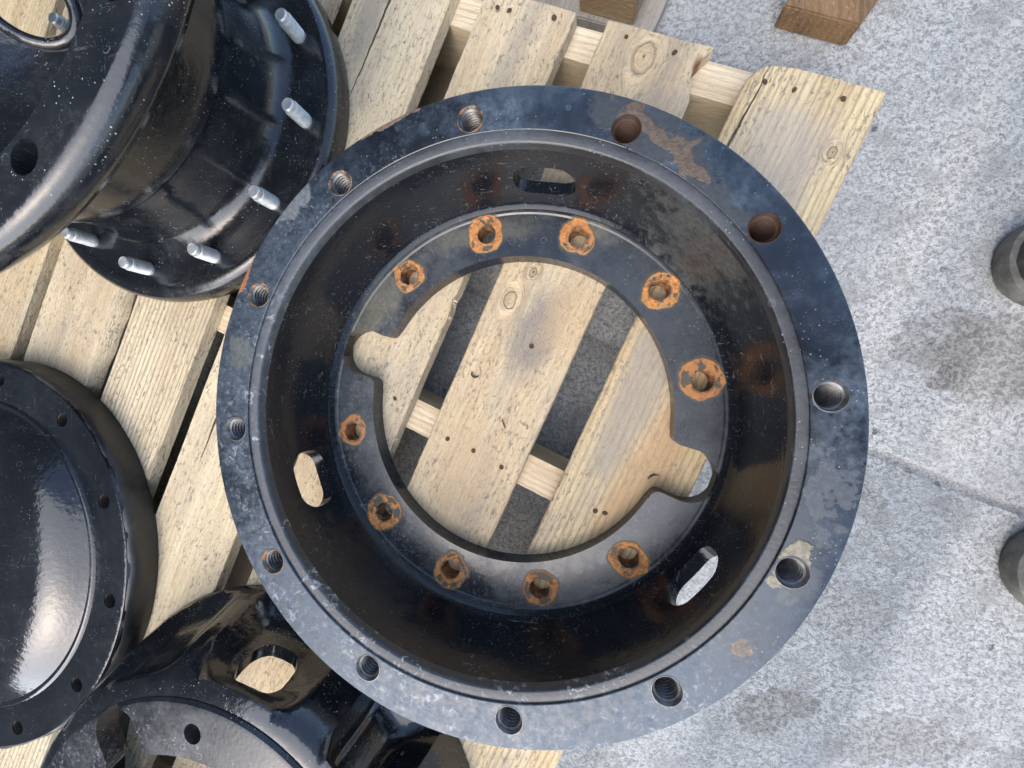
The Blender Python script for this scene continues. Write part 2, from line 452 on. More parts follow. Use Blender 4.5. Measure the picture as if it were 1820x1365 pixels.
def lathe(name, prof, mat, parent, seg=160, closed=True, rfun=None, angle=32, dz=-PZ):
    vs, fs = lathe_data(prof, seg, closed, rfun)
    return mesh_obj(name, shift(vs, dz), fs, mat, parent, angle)


def prism(poly, z0, z1):
    n = len(poly)
    vs = [(x, y, z0) for x, y in poly] + [(x, y, z1) for x, y in poly]
    fs = [list(range(n))[::-1], list(range(n, 2 * n))] + [[i, (i + 1) % n, n + (i + 1) % n, n + i] for i in range(n)]
    return vs, fs


def circle(cx, cy, r, n=36):
    return [(cx + r * math.cos(2 * math.pi * k / n), cy + r * math.sin(2 * math.pi * k / n)) for k in range(n)]


def cut(o, pieces, dz=-PZ, angle=32):
    """subtract the (verts, faces) pieces from the mesh of o"""
    V, F = [], []
    for vs, fs in pieces:
        b = len(V); V += vs; F += [[b + i for i in f] for f in fs]
    c = mesh_obj("cutter", shift(V, dz), F, None, o.parent, smooth=False)
    md = o.modifiers.new("b", 'BOOLEAN'); md.operation = 'DIFFERENCE'; md.object = c; md.solver = 'EXACT'
    bpy.context.view_layer.update()
    me = bpy.data.meshes.new_from_object(o.evaluated_get(bpy.context.evaluated_depsgraph_get()))
    o.modifiers.clear()
    old = o.data; me.name = o.name; o.data = me
    if not me.materials: me.materials.append(old.materials[0])
    bpy.data.meshes.remove(old); cm = c.data; bpy.data.objects.remove(c); bpy.data.meshes.remove(cm)
    finish(me, angle)


def thing(name, loc, label, cat, group=None, rz=0.0):
    o = bpy.data.objects.new(name, None)
    o.location = loc; o.rotation_euler = (0, 0, rz); o.empty_display_size = 0.05
    o["label"] = label; o["category"] = cat
    if group: o["group"] = group
    return link(o)


def tag(o, label, cat, group=None):
    o["label"] = label; o["category"] = cat
    if group: o["group"] = group
    return o


def part_copy(src, parent, loc, rz=0.0, mat=None):
    o = src.copy()
    if mat is not None:
        o.data = src.data.copy(); o.data.materials.clear(); o.data.materials.append(mat)
    link(o, parent); o.location = loc; o.rotation_euler = (0, 0, rz)
    return o


def box_data(x0, x1, y0, y1, z0, z1):
    return prism([(x0, y0), (x1, y0), (x1, y1), (x0, y1)], z0, z1)


# ------------------------------------------------------------------ ground: rough concrete slabs with a recessed joint
def ground_material():
    n = NT("rough_concrete")
    p = n.p
    x, y, z = n.xyz(p)
    w1 = n.noise(p, 44, 5, 0.62, 0.8)
    w2 = n.noise(p, 92, 4, 0.66, 1.0)
    w3 = n.noise(p, 190, 3, 0.7)
    big = n.noise(p, 1.5, 5, 0.6)
    mid = n.noise(p, 5.5, 5, 0.62)
    rel = n.m('ADD', n.m('MULTIPLY', w1, 0.55), n.m('MULTIPLY', w2, 0.45))
    c = n.mix(n.mr(rel, 0.38, 0.60), (0.165, 0.171, 0.171), (0.455, 0.466, 0.460))
    c = n.mix(n.m('MULTIPLY', n.mr(w3, 0.55, 0.70), 0.5), c, (0.70, 0.72, 0.73))
    c = n.mix(n.m('MULTIPLY', n.mr(w3, 0.42, 0.28), 0.5), c, (0.10, 0.105, 0.11))
    c = n.mix(n.m('MULTIPLY', n.mr(mid, 0.48, 0.70), 0.55), c, (0.205, 0.205, 0.195))
    c = n.mix(n.m('MULTIPLY', n.mr(big, 0.45, 0.65), 0.25), c, (0.27, 0.29, 0.31))
    stains = [((1.95, 0.36), (0.20, 0.15), 10, 0.45), ((2.16, 0.30), (0.26, 0.21), 20, 0.55), ((1.98, 0.20), (0.10, 0.06), 30, 0.7),
              ((1.27, -1.50), (0.20, 0.10), 30, 0.55), ((1.80, -1.55), (0.28, 0.12), 15, 0.4), ((1.55, -0.95), (0.22, 0.14), -20, 0.25), ((1.62, -0.42), (0.16, 0.08), -30, 0.3)]
    for cc, rr, ang, op in stains:
        mk = n.spot(cc, rr, ang, 0.6, 7, 0.10)
        c = n.mix(n.m('MULTIPLY', mk, op), c, n.mix(n.mr(w1, 0.40, 0.62), (0.10, 0.095, 0.088), (0.235, 0.225, 0.205)))
    pit = n.m('MULTIPLY', n.mr(n.m('ADD', n.voro(p, 7.5), n.m('MULTIPLY', n.m('SUBTRACT', w2, 0.5), 0.25)), 0.13, 0.07), n.mr(n.noise(p, 2.2, 3, 0.5), 0.53, 0.62))
    c = n.mix(n.m('MULTIPLY', pit, 0.75), c, (0.085, 0.08, 0.07))
    # grime along the joint line
    ang = math.atan2(-0.399 - 0.67, 2.25 + 0.406)
    q = n.map(n.comb(x, y, 0.0), (0.92, 0.1355, 0), ang, (1, 1, 1))
    qy = n.m('ABSOLUTE', n.m('ADD', n.xyz(q)[1], n.m('MULTIPLY', n.m('SUBTRACT', n.noise(p, 12, 4, 0.65), 0.5), 0.035)))
    c = n.mix(n.m('MULTIPLY', n.mr(qy, 0.034, 0.008), 0.6), c, n.mix(n.mr(w2, 0.4, 0.6), (0.125, 0.127, 0.125), (0.30, 0.305, 0.30)))
    h = n.m('ADD', n.m('MULTIPLY', rel, 1.6), n.m('MULTIPLY', w3, 0.35))
    h = n.m('SUBTRACT', h, n.m('MULTIPLY', pit, 0.9))
    return n.set(c, 0.88, 0.0, n.bump(h, 1.0, 0.0026), 0.3)


def build_ground():
    ang = math.atan2(-0.399 - 0.67, 2.25 + 0.406)
    t = Vector((math.cos(ang), math.sin(ang))); s = Vector((-math.sin(ang), math.cos(ang)))
    c0 = Vector((0.92, 0.1355))
    rows = [(-120, 0), (-0.034, 0), (-0.020, -0.006), (-0.008, -0.013), (0.008, -0.013), (0.018, -0.006), (0.032, 0), (120, 0)]
    us = [-120, -30, -8] + [-6 + 0.12 * i for i in range(100)] + [8, 30, 120]
    vs, fs = [], []
    for u in us:
        for k, (d, z) in enumerate(rows):
            j = 0.0
            if 0 < k < len(rows) - 1: j = 0.016 * mnoise.noise(Vector((u * 3.1, k * 0.7, 2.0)))
            q = c0 + t * u + s * (d + j)
            vs.append((q.x, q.y, z))
    n = len(rows)
    for i in range(len(us) - 1):
        for k in range(n - 1):
            a = i * n + k
            fs.append([a, a + n, a + n + 1, a + 1])
    o = mesh_obj("ground", vs, fs, ground_material(), None, 40)
    o["kind"] = "structure"; o["label"] = "rough grey concrete ground with a recessed joint"
    return o


build_ground()

# ------------------------------------------------------------------ the pallet
AX = R(-22.7)                               # boards run along local y of the pallet
eN = Vector((math.cos(AX), math.sin(AX))); eV = Vector((-math.sin(AX), math.cos(AX)))


def to_nv(x, y):
    return (eN.x * x + eN.y * y, eV.x * x + eV.y * y)


pallet = thing("wooden_pallet", W(0, 0, -GZ), "pale weathered wooden pallet carrying the black cast iron hubs", "pallet", rz=AX)
V0, V1 = -3.35, 1.705
BT = 0.072


def board(n0, n1, mat, v0=V0, v1=V1, jag=0.006, seed=0, chips=(), end_jag=0.008, corner=None, wane=None):
    """one rough-sawn deck board with uneven edges; chips are (side, v, half length, depth)"""
    st = 110
    vs, fs = [], []
    zt = GZ + PZ
    for i in range(st + 1):
        v = v0 + (v1 - v0) * i / st
        e = []
        for side in (0, 1):
            d = 0.55 * jag * (mnoise.noise(Vector((v * 2.1, seed * 5.3 + side * 9, 0))) * 0.9 + mnoise.noise(Vector((v * 14, seed * 3.3 + side * 7, 4))) * 0.8)
            for (cs, cv, hl, dep) in chips:
                if cs == side and abs(v - cv) < hl:
                    d -= dep * (1 - abs(v - cv) / hl) ** 0.7
            e.append(d)
        a = n0 - e[0]; b = n1 + e[1]
        wn = 0.0
        if wane and wane[0] == 1: wn = wane[1] * (0.6 + 0.6 * mnoise.noise(Vector((v * 6, 3.3, seed))))
        bz = 0.006
        pts = [(a, zt - BT), (a, zt - bz), (a + bz, zt)]
        for k in (1, 2, 3):
            w = a + (b - a) * k / 4
            pts.append((w, zt + 0.0035 * mnoise.noise(Vector((v * 1.3, k * 0.9, seed)))))
        pts += [(b - bz, zt), (b, zt - bz), (b + wn, zt - BT)]
        for k, (nn, zz) in enumerate(pts):
            vv = v
            if i in (0, st):
                vv += end_jag * mnoise.noise(Vector((nn * 30, seed, i)))
                if corner and i == st and nn - n0 < corner[0]: vv -= corner[1] * (1 - (nn - n0) / corner[0])
            vs.append((nn, vv, zz))
    m = 9
    for i in range(st):
        for k in range(m):
            k2 = (k + 1) % m
            fs.append([i * m + k, i * m + k2, (i + 1) * m + k2, (i + 1) * m + k])
    fs.append(list(range(m))); fs.append([st * m + k for k in range(m)][::-1])
    return mesh_obj("deck_board", vs, fs, mat, pallet, 40)


KN = [to_nv(0.512, 1.52), to_nv(-0.041, 0.487), to_nv(0.061, 0.612), to_nv(1.23, 1.047)]
GREYST = to_nv(0.074, 0.316)
RK = to_nv(0.749, 1.441)
boards = []
bd = [
    # n0, n1, light, mid, knots, cracks, stains, grey, rings, wane, chips, corner
    dict(n0=0.312, n1=0.813, light=(0.66, 0.575, 0.40), mid=(0.55, 0.45, 0.30), grey=0.55, rings=0.55,
         knots=[(KN[3][0], KN[3][1], 0.016)], cracks=[(0.378, 1.70, 0.345, 1.0, 0.0045)],
         stains=[(0.55, 1.30, 0.16, 0.28, 0, (0.42, 0.375, 0.33), 0.6), (0.46, 0.35, 0.10, 0.6, 0, (0.34, 0.31, 0.27), 0.75), (0.62, -0.05, 0.10, 0.45, -6, (0.50, 0.335, 0.19), 0.7)],
         chips=[(0, 1.70, 0.06, 0.05)], corner=(0.10, 0.03), rough_saw=0.7),
    dict(n0=-0.325, n1=0.138, light=(0.63, 0.545, 0.415), mid=(0.53, 0.435, 0.315), grey=0.5, rings=0.2,
         knots=[(KN[0][0], KN[0][1], 0.045), (KN[1][0], KN[1][1], 0.028), (KN[2][0], KN[2][1], 0.014)],
         cracks=[],
         stains=[(GREYST[0], GREYST[1], 0.09, 0.20, 0, (0.25, 0.225, 0.20), 0.8), (0.06, 0.45, 0.11, 0.16, 0, (0.56, 0.40, 0.24), 0.5), (-0.1, -0.45, 0.12, 0.25, 0, (0.55, 0.41, 0.26), 0.5),
                 (RK[0] - 0.012, RK[1], 0.028, 0.036, 0, (0.17, 0.045, 0.020), 0.95), (0.08, 1.40, 0.14, 0.12, 0, (0.36, 0.31, 0.25), 0.5)],
         chips=[(1, 1.60, 0.10, 0.045)], jag=0.007),
    dict(n0=-0.920, n1=-0.477, light=(0.66, 0.58, 0.45), mid=(0.56, 0.47, 0.345), grey=0.4, rings=0.1,
         knots=[], cracks=[], stains=[(-0.68, 1.2, 0.06, 0.5, 0, (0.33, 0.30, 0.26), 0.5)],
         chips=[(1, 0.33, 0.03, 0.010)], jag=0.010),
    dict(n0=-1.590, n1=-1.080, light=(0.71, 0.64, 0.50), mid=(0.61, 0.53, 0.395), grey=0.28, rings=0.12,
         knots=[], cracks=[(-1.36, 2.2, -1.40, 0.95, 0.005), (-1.46, -0.2, -1.44, -1.0, 0.006)], stains=[(-1.45, 1.5, 0.06, 0.3, 0, (0.33, 0.30, 0.25), 0.6), (-1.35, -0.45, 0.06, 0.35, 5, (0.42, 0.31, 0.17), 0.45)], rough_saw=0.8),
    dict(n0=-2.213, n1=-1.718, light=(0.72, 0.66, 0.53), mid=(0.62, 0.545, 0.42), grey=0.2, rings=0.6, knots=[], cracks=[], stains=[(-1.92, 0.2, 0.05, 0.6, 0, (0.50, 0.39, 0.23), 0.5)]),
    dict(n0=-2.855, n1=-2.345, light=(0.68, 0.61, 0.485), mid=(0.58, 0.49, 0.37), grey=0.4, rings=0.1, knots=[(-2.50, 0.35, 0.02)], cracks=[], stains=[], wane=(1, 0.03), jag=0.012),
    dict(n0=-3.44, n1=-2.960, light=(0.66, 0.57, 0.42), mid=(0.56, 0.46, 0.31), grey=0.3, rings=0.2, knots=[], cracks=[], stains=[]),
    dict(n0=-4.02, n1=-3.53, light=(0.64, 0.56, 0.40), mid=(0.54, 0.44, 0.29), grey=0.4, rings=0.2, knots=[], cracks=[], stains=[]),
]
for i, b in enumerate(bd):
    mt = wood("board_wood_%d" % i, i + 1, tuple(k * q for k, q in zip(b["light"], (1.11, 1.05, 0.91))), tuple(k * q for k, q in zip(b["mid"], (1.11, 1.04, 0.90))), b["grey"], b["knots"], b["cracks"], b["stains"], b["rings"], 0.95, 'Y', b.get("rough_saw", 1.0))
    o = board(b["n0"], b["n1"], mt, seed=i + 1, chips=b.get("chips", ()), jag=b.get("jag", 0.006), corner=b.get("corner"), wane=b.get("wane"))
    boards.append(o)

m_string = wood("planed_timber", 21, (0.74, 0.63, 0.45), (0.62, 0.49, 0.32), 0.08, [(0.11, 1.63, 0.012)], (), (), 0.3, 0.12, 'X', 0.25)
for (v0, v1) in ((1.558, 1.707), (-0.331, -0.180), (-2.225, -2.075), (-3.345, -3.195)):
    vs, fs = prism([(-4.02, v0 + 0.006), (-4.014, v0), (0.812, v0), (0.818, v0 + 0.006), (0.818, v1 - 0.006), (0.812, v1), (-4.014, v1), (-4.02, v1 - 0.006)], GZ - 0.878, GZ + PZ - BT - 0.001)
    mesh_obj("stringer", vs, fs, m_string, pallet, 40)
m_under = wood("dull_board_wood", 33, (0.40, 0.34, 0.26), (0.30, 0.25, 0.18), 0.5)
for (n0, n1) in ((0.36, 0.80), (-1.58, -1.10), (-4.0, -3.55)):
    vs, fs = box_data(n0, n1, V0, V1 - 0.004, 0.003, 0.0710)
    mesh_obj("bottom_board", vs, fs, m_under, pallet, 40)

# nails: small rusty heads sunk into the boards above each stringer
nail_me = None
nails = [[(0.385, 1.625), (0.500, 1.625), (0.680, 1.640), (0.50, -0.26), (0.70, -0.22), (0.54, -0.25)],
         [(-0.22, 1.655), (0.00, 1.645), (-0.235, -0.27), (-0.10, -0.265), (0.05, -0.275), (-0.05, 0.28)],
         [(-0.835, 1.635), (-0.775, 1.635), (-0.56, 1.655), (-0.455 - 0.10, -0.21), (-0.81, -0.25)],
         [(-1.545, -0.105), (-1.535, -0.125), (-1.25, 1.62), (-1.42, -0.24), (-1.15, -0.20)],
         [(-1.87, -0.22), (-2.05, -0.26), (-1.90, 0.03)], [(-2.45, -0.24), (-2.7, -0.26)], [], []]
for b, lst in zip(boards, nails):
    for (nn, vv) in lst:
        if nail_me is None:
            vs, fs = lathe_data([(0, -0.004), (0.010, -0.004), (0.0135, 0.0008), (0.0115, 0.0042), (0.006, 0.0034), (0, 0.0026)], 14, False)
            o = mesh_obj("nail", vs, fs, m_nail, b); nail_me = o.data
        else:
            o = link(bpy.data.objects.new("nail", nail_me), b)
        o.location = (nn * U, vv * U, (GZ + PZ + 0.0015) * U)
        o.rotation_euler = (random.uniform(-0.15, 0.15), random.uniform(-0.15, 0.15), random.uniform(0, 6))
        o.scale = (random.uniform(0.62, 0.9), random.uniform(0.7, 1.1), 1)


# torn wood fibres along the sawn edge of a board
def splinters(b, n, sites, seed):
    random.seed(seed)
    vs, fs = [], []
    for (v, cnt, sp) in sites:
        for _ in range(cnt):
            vv = v + random.uniform(-sp, sp); L = random.uniform(0.008, 0.030); a = random.uniform(-1.0, 0.6); w = random.uniform(0.002, 0.004)
            z = GZ + PZ - random.uniform(0.004, 0.03); k = len(vs)
            dx, dy = math.cos(a) * L, math.sin(a) * L
            vs += [(n - 0.02, vv - w, z), (n - 0.02, vv + w, z), (n - 0.02, vv, z - w * 1.5), (n + dx, vv + dy, z + random.uniform(-0.01, 0.01))]
            fs += [[k, k + 1, k + 3], [k + 1, k + 2, k + 3], [k + 2, k, k + 3], [k, k + 2, k + 1]]
    o = mesh_obj("torn_fibre", vs, fs, m_fib, b, smooth=False)
    o["kind"] = "stuff"


m_fib = simple("torn_fibre_wood", (0.70, 0.60, 0.42), 0.9)
splinters(boards[2], -0.479, [(0.33, 7, 0.015), (0.245, 8, 0.02), (-0.40, 5, 0.02), (0.10, 3, 0.1)], 3)
random.seed(11)


# bits of bark and shavings lying on the boards
def bit(name, label, x, y, pts, r, mat, cat):
    """a thin bent twig or shaving: a tube through pts (units, relative)"""
    vs, fs = [], []
    for i, p in enumerate(pts):
        a = Vector(pts[max(i - 1, 0)]); b = Vector(pts[min(i + 1, len(pts) - 1)])
        t = (b - a).normalized(); q = t.to_track_quat('X', 'Z')
        k = r * (0.5 if i in (0, len(pts) - 1) else 1.0)
        for j in range(6):
            an = math.pi * j / 3
            vs.append(tuple(Vector(p) + q @ Vector((0, math.cos(an) * k, math.sin(an) * k * 0.7))))
    for i in range(len(pts) - 1):
        for j in range(6):
            fs.append([i * 6 + j, i * 6 + (j + 1) % 6, i * 6 + 6 + (j + 1) % 6, i * 6 + 6 + j])
    fs.append(list(range(6))); fs.append([len(pts) * 6 - 6 + j for j in range(6)][::-1])
    o = mesh_obj(name, vs, fs, mat, None, 60, loc=W(x, y, PZ + r * 0.7 + 0.003))
    tag(o, label, cat)


m_bark = simple("dark_bark", (0.035, 0.028, 0.022), 0.8)
bit("wood_shaving", "tiny dark hooked shaving on the middle board inside the ring", -0.19, 0.145,
    [(-0.020, 0.012, 0), (-0.022, -0.002, 0.002), (-0.012, -0.012, 0.004), (0.002, -0.012, 0.004), (0.014, -0.006, 0.002)], 0.0042, m_bark, "shaving")
bit("twig", "thin dark twig lying straight on the middle board, above its nails", -0.055, -0.075,
    [(-0.008, 0.022, 0), (-0.002, 0.006, 0.002), (0.003, -0.008, 0.002), (0.009, -0.022, 0)], 0.0028, m_bark, "twig")
bit("twig", "dark curved twig on the right board seen inside the ring", 0.595, -0.265,
    [(-0.022, -0.014, 0), (-0.012, -0.002, 0.002), (0.002, 0.006, 0.003), (0.020, 0.006, 0)], 0.0036, m_bark, "twig")

# ------------------------------------------------------------------ shared hub parts
def threaded_hole(mat, depth=0.135, r=0.0385, rim=0.047):
    """tapped bolt hole: a chamfered mouth and a ridged bore with a floor"""
    prof = [(rim, -0.004), (rim, 0.0012), (rim - 0.002, 0.0016), (r + 0.0015, -0.008)]
    zz = -0.010
    while zz > -depth + 0.012:
        prof += [(r + 0.0036, zz), (r - 0.0034, zz - 0.0052), (r - 0.0034, zz - 0.0066), (r + 0.0036, zz - 0.0118)]
        zz -= 0.0130
    prof += [(r, -depth), (0.0, -depth), (0.0, -depth - 0.004), (r + 0.004, -depth - 0.004), (r + 0.005, -0.02)]
    return prof


def polar(r, deg):
    return (r * math.cos(R(deg)), r * math.sin(R(deg)))


def add_threads(hub, z, ph, bc, mats, depth=0.135):
    proto = None
    for k in range(12):
        x, y = polar(bc, ph + 30 * k)
        mt = mats[k]
        if proto is None:
            vs, fs = lathe_data(threaded_hole(None, depth), 28, True)
            proto = mesh_obj("threaded_hole", vs, fs, mt, hub, 24)
            proto.location = (x * U, y * U, (z - PZ) * U)
            cache = {mt.name: proto.data}
        else:
            if mt.name not in cache:
                me = proto.data.copy(); me.materials.clear(); me.materials.append(mt); cache[mt.name] = me
            o = link(bpy.data.objects.new("threaded_hole", cache[mt.name]), hub)
            o.location = (x * U, y * U, (z - PZ) * U); o.rotation_euler = (0, 0, k * 0.9)


def plate_outline(r_in, ph1):
    """inner edge of the mounting plate: a big bore with two opposite keyhole notches"""
    pts = []
    lobe_r, lobe_c, half = 0.106, 0.756, 0.106

    def notch(a0):
        loc = []
        # in the notch frame: x outward, y sideways; filleted corners into a round lobe
        f = 0.035
        y0 = half - 0.004
        # corner fillet from the bore to the straight side
        xb = math.sqrt(r_in ** 2 - (y0 + f) ** 2)
        for t in range(5):
            q = R(90 * t / 4)
            loc.append((xb + f - f * math.cos(q) + 0.004, -(y0 + f) + f * math.sin(q)))
        for t in range(15):
            q = R(-90 + 180 * t / 14)
            loc.append((lobe_c + lobe_r * math.cos(q), lobe_r * math.sin(q)))
        for t in range(5):
            q = R(90 - 90 * t / 4)
            loc.append((xb + f - f * math.cos(q) + 0.004, (y0 + f) - f * math.sin(q)))
        return [(x * math.cos(a0) - y * math.sin(a0), x * math.sin(a0) + y * math.cos(a0)) for x, y in loc]
    gap = math.asin((half + 0.031) / r_in)
    for k in range(2):
        a0 = R(ph1) + math.pi * k
        pts += notch(a0)
        s, e = a0 + gap + 0.02, a0 + math.pi - gap - 0.02
        for t in range(49):
            a = s + (e - s) * t / 48
            pts.append((r_in * math.cos(a), r_in * math.sin(a)))
    return pts


def slot_piece(deg, z, half_arc, half_h, r0=0.7, r1=1.25, n=28):
    """rounded slot cut radially through a drum wall"""
    rr = min(half_h, half_arc * 0.9) * 0.86
    w = half_arc * 0.9
    ring = []
    for t in range(n):
        q = 2 * math.pi * t / n
        cx = math.copysign(w - rr, math.cos(q)) if abs(math.cos(q)) > 1e-9 else 0.0
        cz = math.copysign(half_h - rr, math.sin(q)) if abs(math.sin(q)) > 1e-9 else 0.0
        ring.append((cx + rr * math.cos(q), cz + rr * math.sin(q)))
    vs = []
    a = R(deg)
    for rad in (r0, r1):
        for (s, zz) in ring:
            vs.append((rad * math.cos(a) - s * math.sin(a), rad * math.sin(a) + s * math.cos(a), z + zz))
    fs = [list(range(n))[::-1], list(range(n, 2 * n))] + [[i, (i + 1) % n, n + (i + 1) % n, n + i] for i in range(n)]
    return vs, fs


# ------------------------------------------------------------------ front hub (flange up, whole in view)
hubA = thing("wheel_hub", W(0, 0, PZ), "large black ring shaped hub lying flat, rusty bolt holes round its open centre", "wheel hub", "cast iron hubs on the pallet")
fl = lathe("flange", [(1.096, -0.010), (1.093, -0.003), (1.086, 0.0), (0.9495, 0.0), (0.9475, -0.0015), (0.947, -0.030), (0.947, -0.100), (0.955, -0.105), (1.080, -0.105), (1.096, -0.092)], m_flange, hubA, 224)
cut(fl, [prism(circle(*polar(1.0, 5.49 + 30 * k), 0.0445, 40), -0.2, 0.1) for k in range(12)])
steel, rim_r, rusty = m_thread, m_thread_rim, m_thread_rust
mats = {5.49: steel, 35.49: rusty, 65.49: rusty, 95.49: rim_r, 125.49: rim_r, 155.49: rim_r, 185.49 - 360: steel, 215.49 - 360: rim_r}
ml = []
for k in range(12):
    a = 5.49 + 30 * k
    a = a if a < 180 else a - 360
    ml.append(mats.get(round(a, 2), steel))
add_threads(hubA, 0.0, 5.49, 1.0, ml, 0.19)
lathe("rim_ledge", [(0.950, -0.0085), (0.918, -0.0105), (0.9135, -0.0130), (0.9100, -0.0190), (0.9095, -0.055), (0.950, -0.055)], m_ledge, hubA, 200)
dr = lathe("drum", [(0.947, -0.045), (0.9099, -0.045), (0.903, -0.12), (0.897, -0.22), (0.890, -0.32), (0.883, -0.36), (0.870, -0.383), (0.850, -0.398),
                    (0.850, -0.45), (0.90, -0.476), (0.930, -0.455), (0.938, -0.40), (0.940, -0.20), (0.947, -0.12)], m_drum, hubA, 200)
cut(dr, [slot_piece(a, -0.232, 0.135, 0.088) for a in (81.5, -158.7, -38.6)])
pl = lathe("mounting_plate", [(0.600, -0.394), (0.836, -0.394), (0.843, -0.3895), (0.852, -0.3895), (0.858, -0.394), (0.866, -0.402), (0.866, -0.470), (0.855, -0.4795), (0.600, -0.4795)], m_plate, hubA, 200)
pc = [prism(plate_outline(0.657, -18.3), -0.7, -0.2)]
for k in range(12):
    if k in (5, 11): continue
    pc.append(prism(circle(*polar(0.7685, 10.3 + 30 * k), 0.0415, 32), -0.7, -0.2))
cut(pl, pc, angle=25)


# ------------------------------------------------------------------ upper left hub: tall spool with studs in its lower flange
hubB = thing("wheel_hub", W(-1.815, 1.434, PZ), "tall black spool shaped hub with bright studs standing in its lower flange", "wheel hub", "cast iron hubs on the pallet")
body = lathe("spool_body", [
    (0.925, 0.500), (1.062, 0.500), (1.085, 0.495), (1.103, 0.480), (1.112, 0.458), (1.113, 0.425), (1.104, 0.408), (1.098, 0.402), (1.086, 0.388), (1.060, 0.382),
    (0.90, 0.376), (0.82, 0.360), (0.765, 0.320), (0.735, 0.25), (0.712, 0.15), (0.700, 0.05), (0.690, -0.02), (0.684, -0.03), (0.676, -0.04), (0.662, -0.12), (0.652, -0.20), (0.652, -0.25), (0.660, -0.290),
    (0.682, -0.322), (0.715, -0.345), (0.76, -0.358), (0.835, -0.362), (0.858, -0.358), (0.880, -0.350), (0.905, -0.352), (0.928, -0.368), (0.940, -0.392), (0.943, -0.44), (0.932, -0.479),
    (0.585, -0.479), (0.58, -0.2), (0.55, -0.12), (0.32, -0.17), (0.0, -0.18), (0.0, -0.085), (0.10, -0.083), (0.20, -0.072), (0.30, -0.045), (0.42, 0.015), (0.55, 0.095), (0.66, 0.19), (0.78, 0.31), (0.86, 0.385), (0.905, 0.43), (0.921, 0.47)],
    m_hubtl, hubB, 200, True)
# bolt holes in the top flange and the sloping windows through the dished centre
pcs = [prism(circle(*polar(0.993, 10.1 + 30 * k), 0.050, 36), 0.25, 0.8) for k in range(12)]


def oblique(p, d, r, l0, l1, n=44):
    d = Vector(d).normalized(); q = d.to_track_quat('Z', 'Y')
    vs = []
    for l in (l0, l1):
        for k in range(n):
            a = 2 * math.pi * k / n
            v = Vector(p) + d * l + q @ Vector((r * math.cos(a), r * math.sin(a), 0))
            vs.append(tuple(v))
    return vs, [list(range(n))[::-1], list(range(n, 2 * n))] + [[i, (i + 1) % n, n + (i + 1) % n, n + i] for i in range(n)]


WP, WD = (-0.357, 0.315, 0.0), (-1.428, 0.940, -0.7307)
cut(body, pcs)
cut(body, [oblique(WP, WD, 0.140, -0.30, 0.72)])
# thick rounded lip where the window breaks through the dish
dish = [(0.0, -0.085), (0.10, -0.083), (0.20, -0.072), (0.30, -0.045), (0.42, 0.015), (0.55, 0.095), (0.66, 0.19), (0.78, 0.31), (0.86, 0.385)]


def dish_z(r):
    for (r0, z0), (r1, z1) in zip(dish, dish[1:]):
        if r <= r1: return z0 + (z1 - z0) * (r - r0) / (r1 - r0)
    return 1.0


dv = Vector(WD).normalized(); qv = dv.to_track_quat('Z', 'Y')
lip, LN = [], 56
for k in range(LN):
    a = 2 * math.pi * k / LN
    o0 = Vector(WP) + qv @ Vector((math.cos(a) * 0.152, math.sin(a) * 0.152, 0))
    l = -0.32
    while l < 0.4:
        q = o0 + dv * l
        if q.z < dish_z(math.hypot(q.x, q.y)): break
        l += 0.004
    lip.append(o0 + dv * l)
lv, lf = [], []
for k in range(LN):
    t = (lip[(k + 1) % LN] - lip[k - 1]).normalized(); q = t.to_track_quat('X', 'Z')
    for j in range(12):
        an = 2 * math.pi * j / 12
        lv.append(tuple(lip[k] + q @ Vector((0, math.cos(an) * 0.026, math.sin(an) * 0.026))))
for k in range(LN):
    for j in range(12):
        lf.append([k * 12 + j, k * 12 + (j + 1) % 12, ((k + 1) % LN) * 12 + (j + 1) % 12, ((k + 1) % LN) * 12 + j])
mesh_obj("window_lip", shift(lv, -PZ), lf, m_hubtl, hubB, 80)
# wheel studs
stud_prof = [(0.0, 0.0), (0.0330, 0.0), (0.0330, 0.010)]
zz = 0.010
while zz < 0.098:
    stud_prof += [(0.0345, zz + 0.0022), (0.0345, zz + 0.0036), (0.0298, zz + 0.0060), (0.0298, zz + 0.0070)]
    zz += 0.0082
stud_prof += [(0.0300, 0.102), (0.0295, 0.116), (0.0270, 0.122), (0.0250, 0.1235), (0.0230, 0.1225), (0.0, 0.1215)]
sv, sf = lathe_data(stud_prof, 26, False)
stud_me = None
for k in range(12):
    x, y = polar(0.794, 21.8 - 30 * k)
    if stud_me is None:
        o = mesh_obj("wheel_stud", sv, sf, m_zinc, hubB, 20); stud_me = o.data
    else:
        o = link(bpy.data.objects.new("wheel_stud", stud_me), hubB)
    o.location = (x * U, y * U, (-0.363 - PZ) * U); o.rotation_euler = (0, 0, k * 1.3)

# ------------------------------------------------------------------ left hub: thick bolted flange round a smooth dome
hubC = thing("wheel_hub", W(-3.058, -0.929, PZ), "glossy black hub with a smooth domed middle inside a plain bolted flange", "wheel hub", "cast iron hubs on the pallet")


def rag(r, z, a):
    if r > 1.07 and -0.44 < z < -0.335:
        k = mnoise.noise(Vector((math.cos(a) * 5, math.sin(a) * 5, z * 9))) + 0.6 * mnoise.noise(Vector((math.cos(a) * 16, math.sin(a) * 16, z * 16)))
        return r + 0.011 * k, z + 0.012 * k
    return r, z


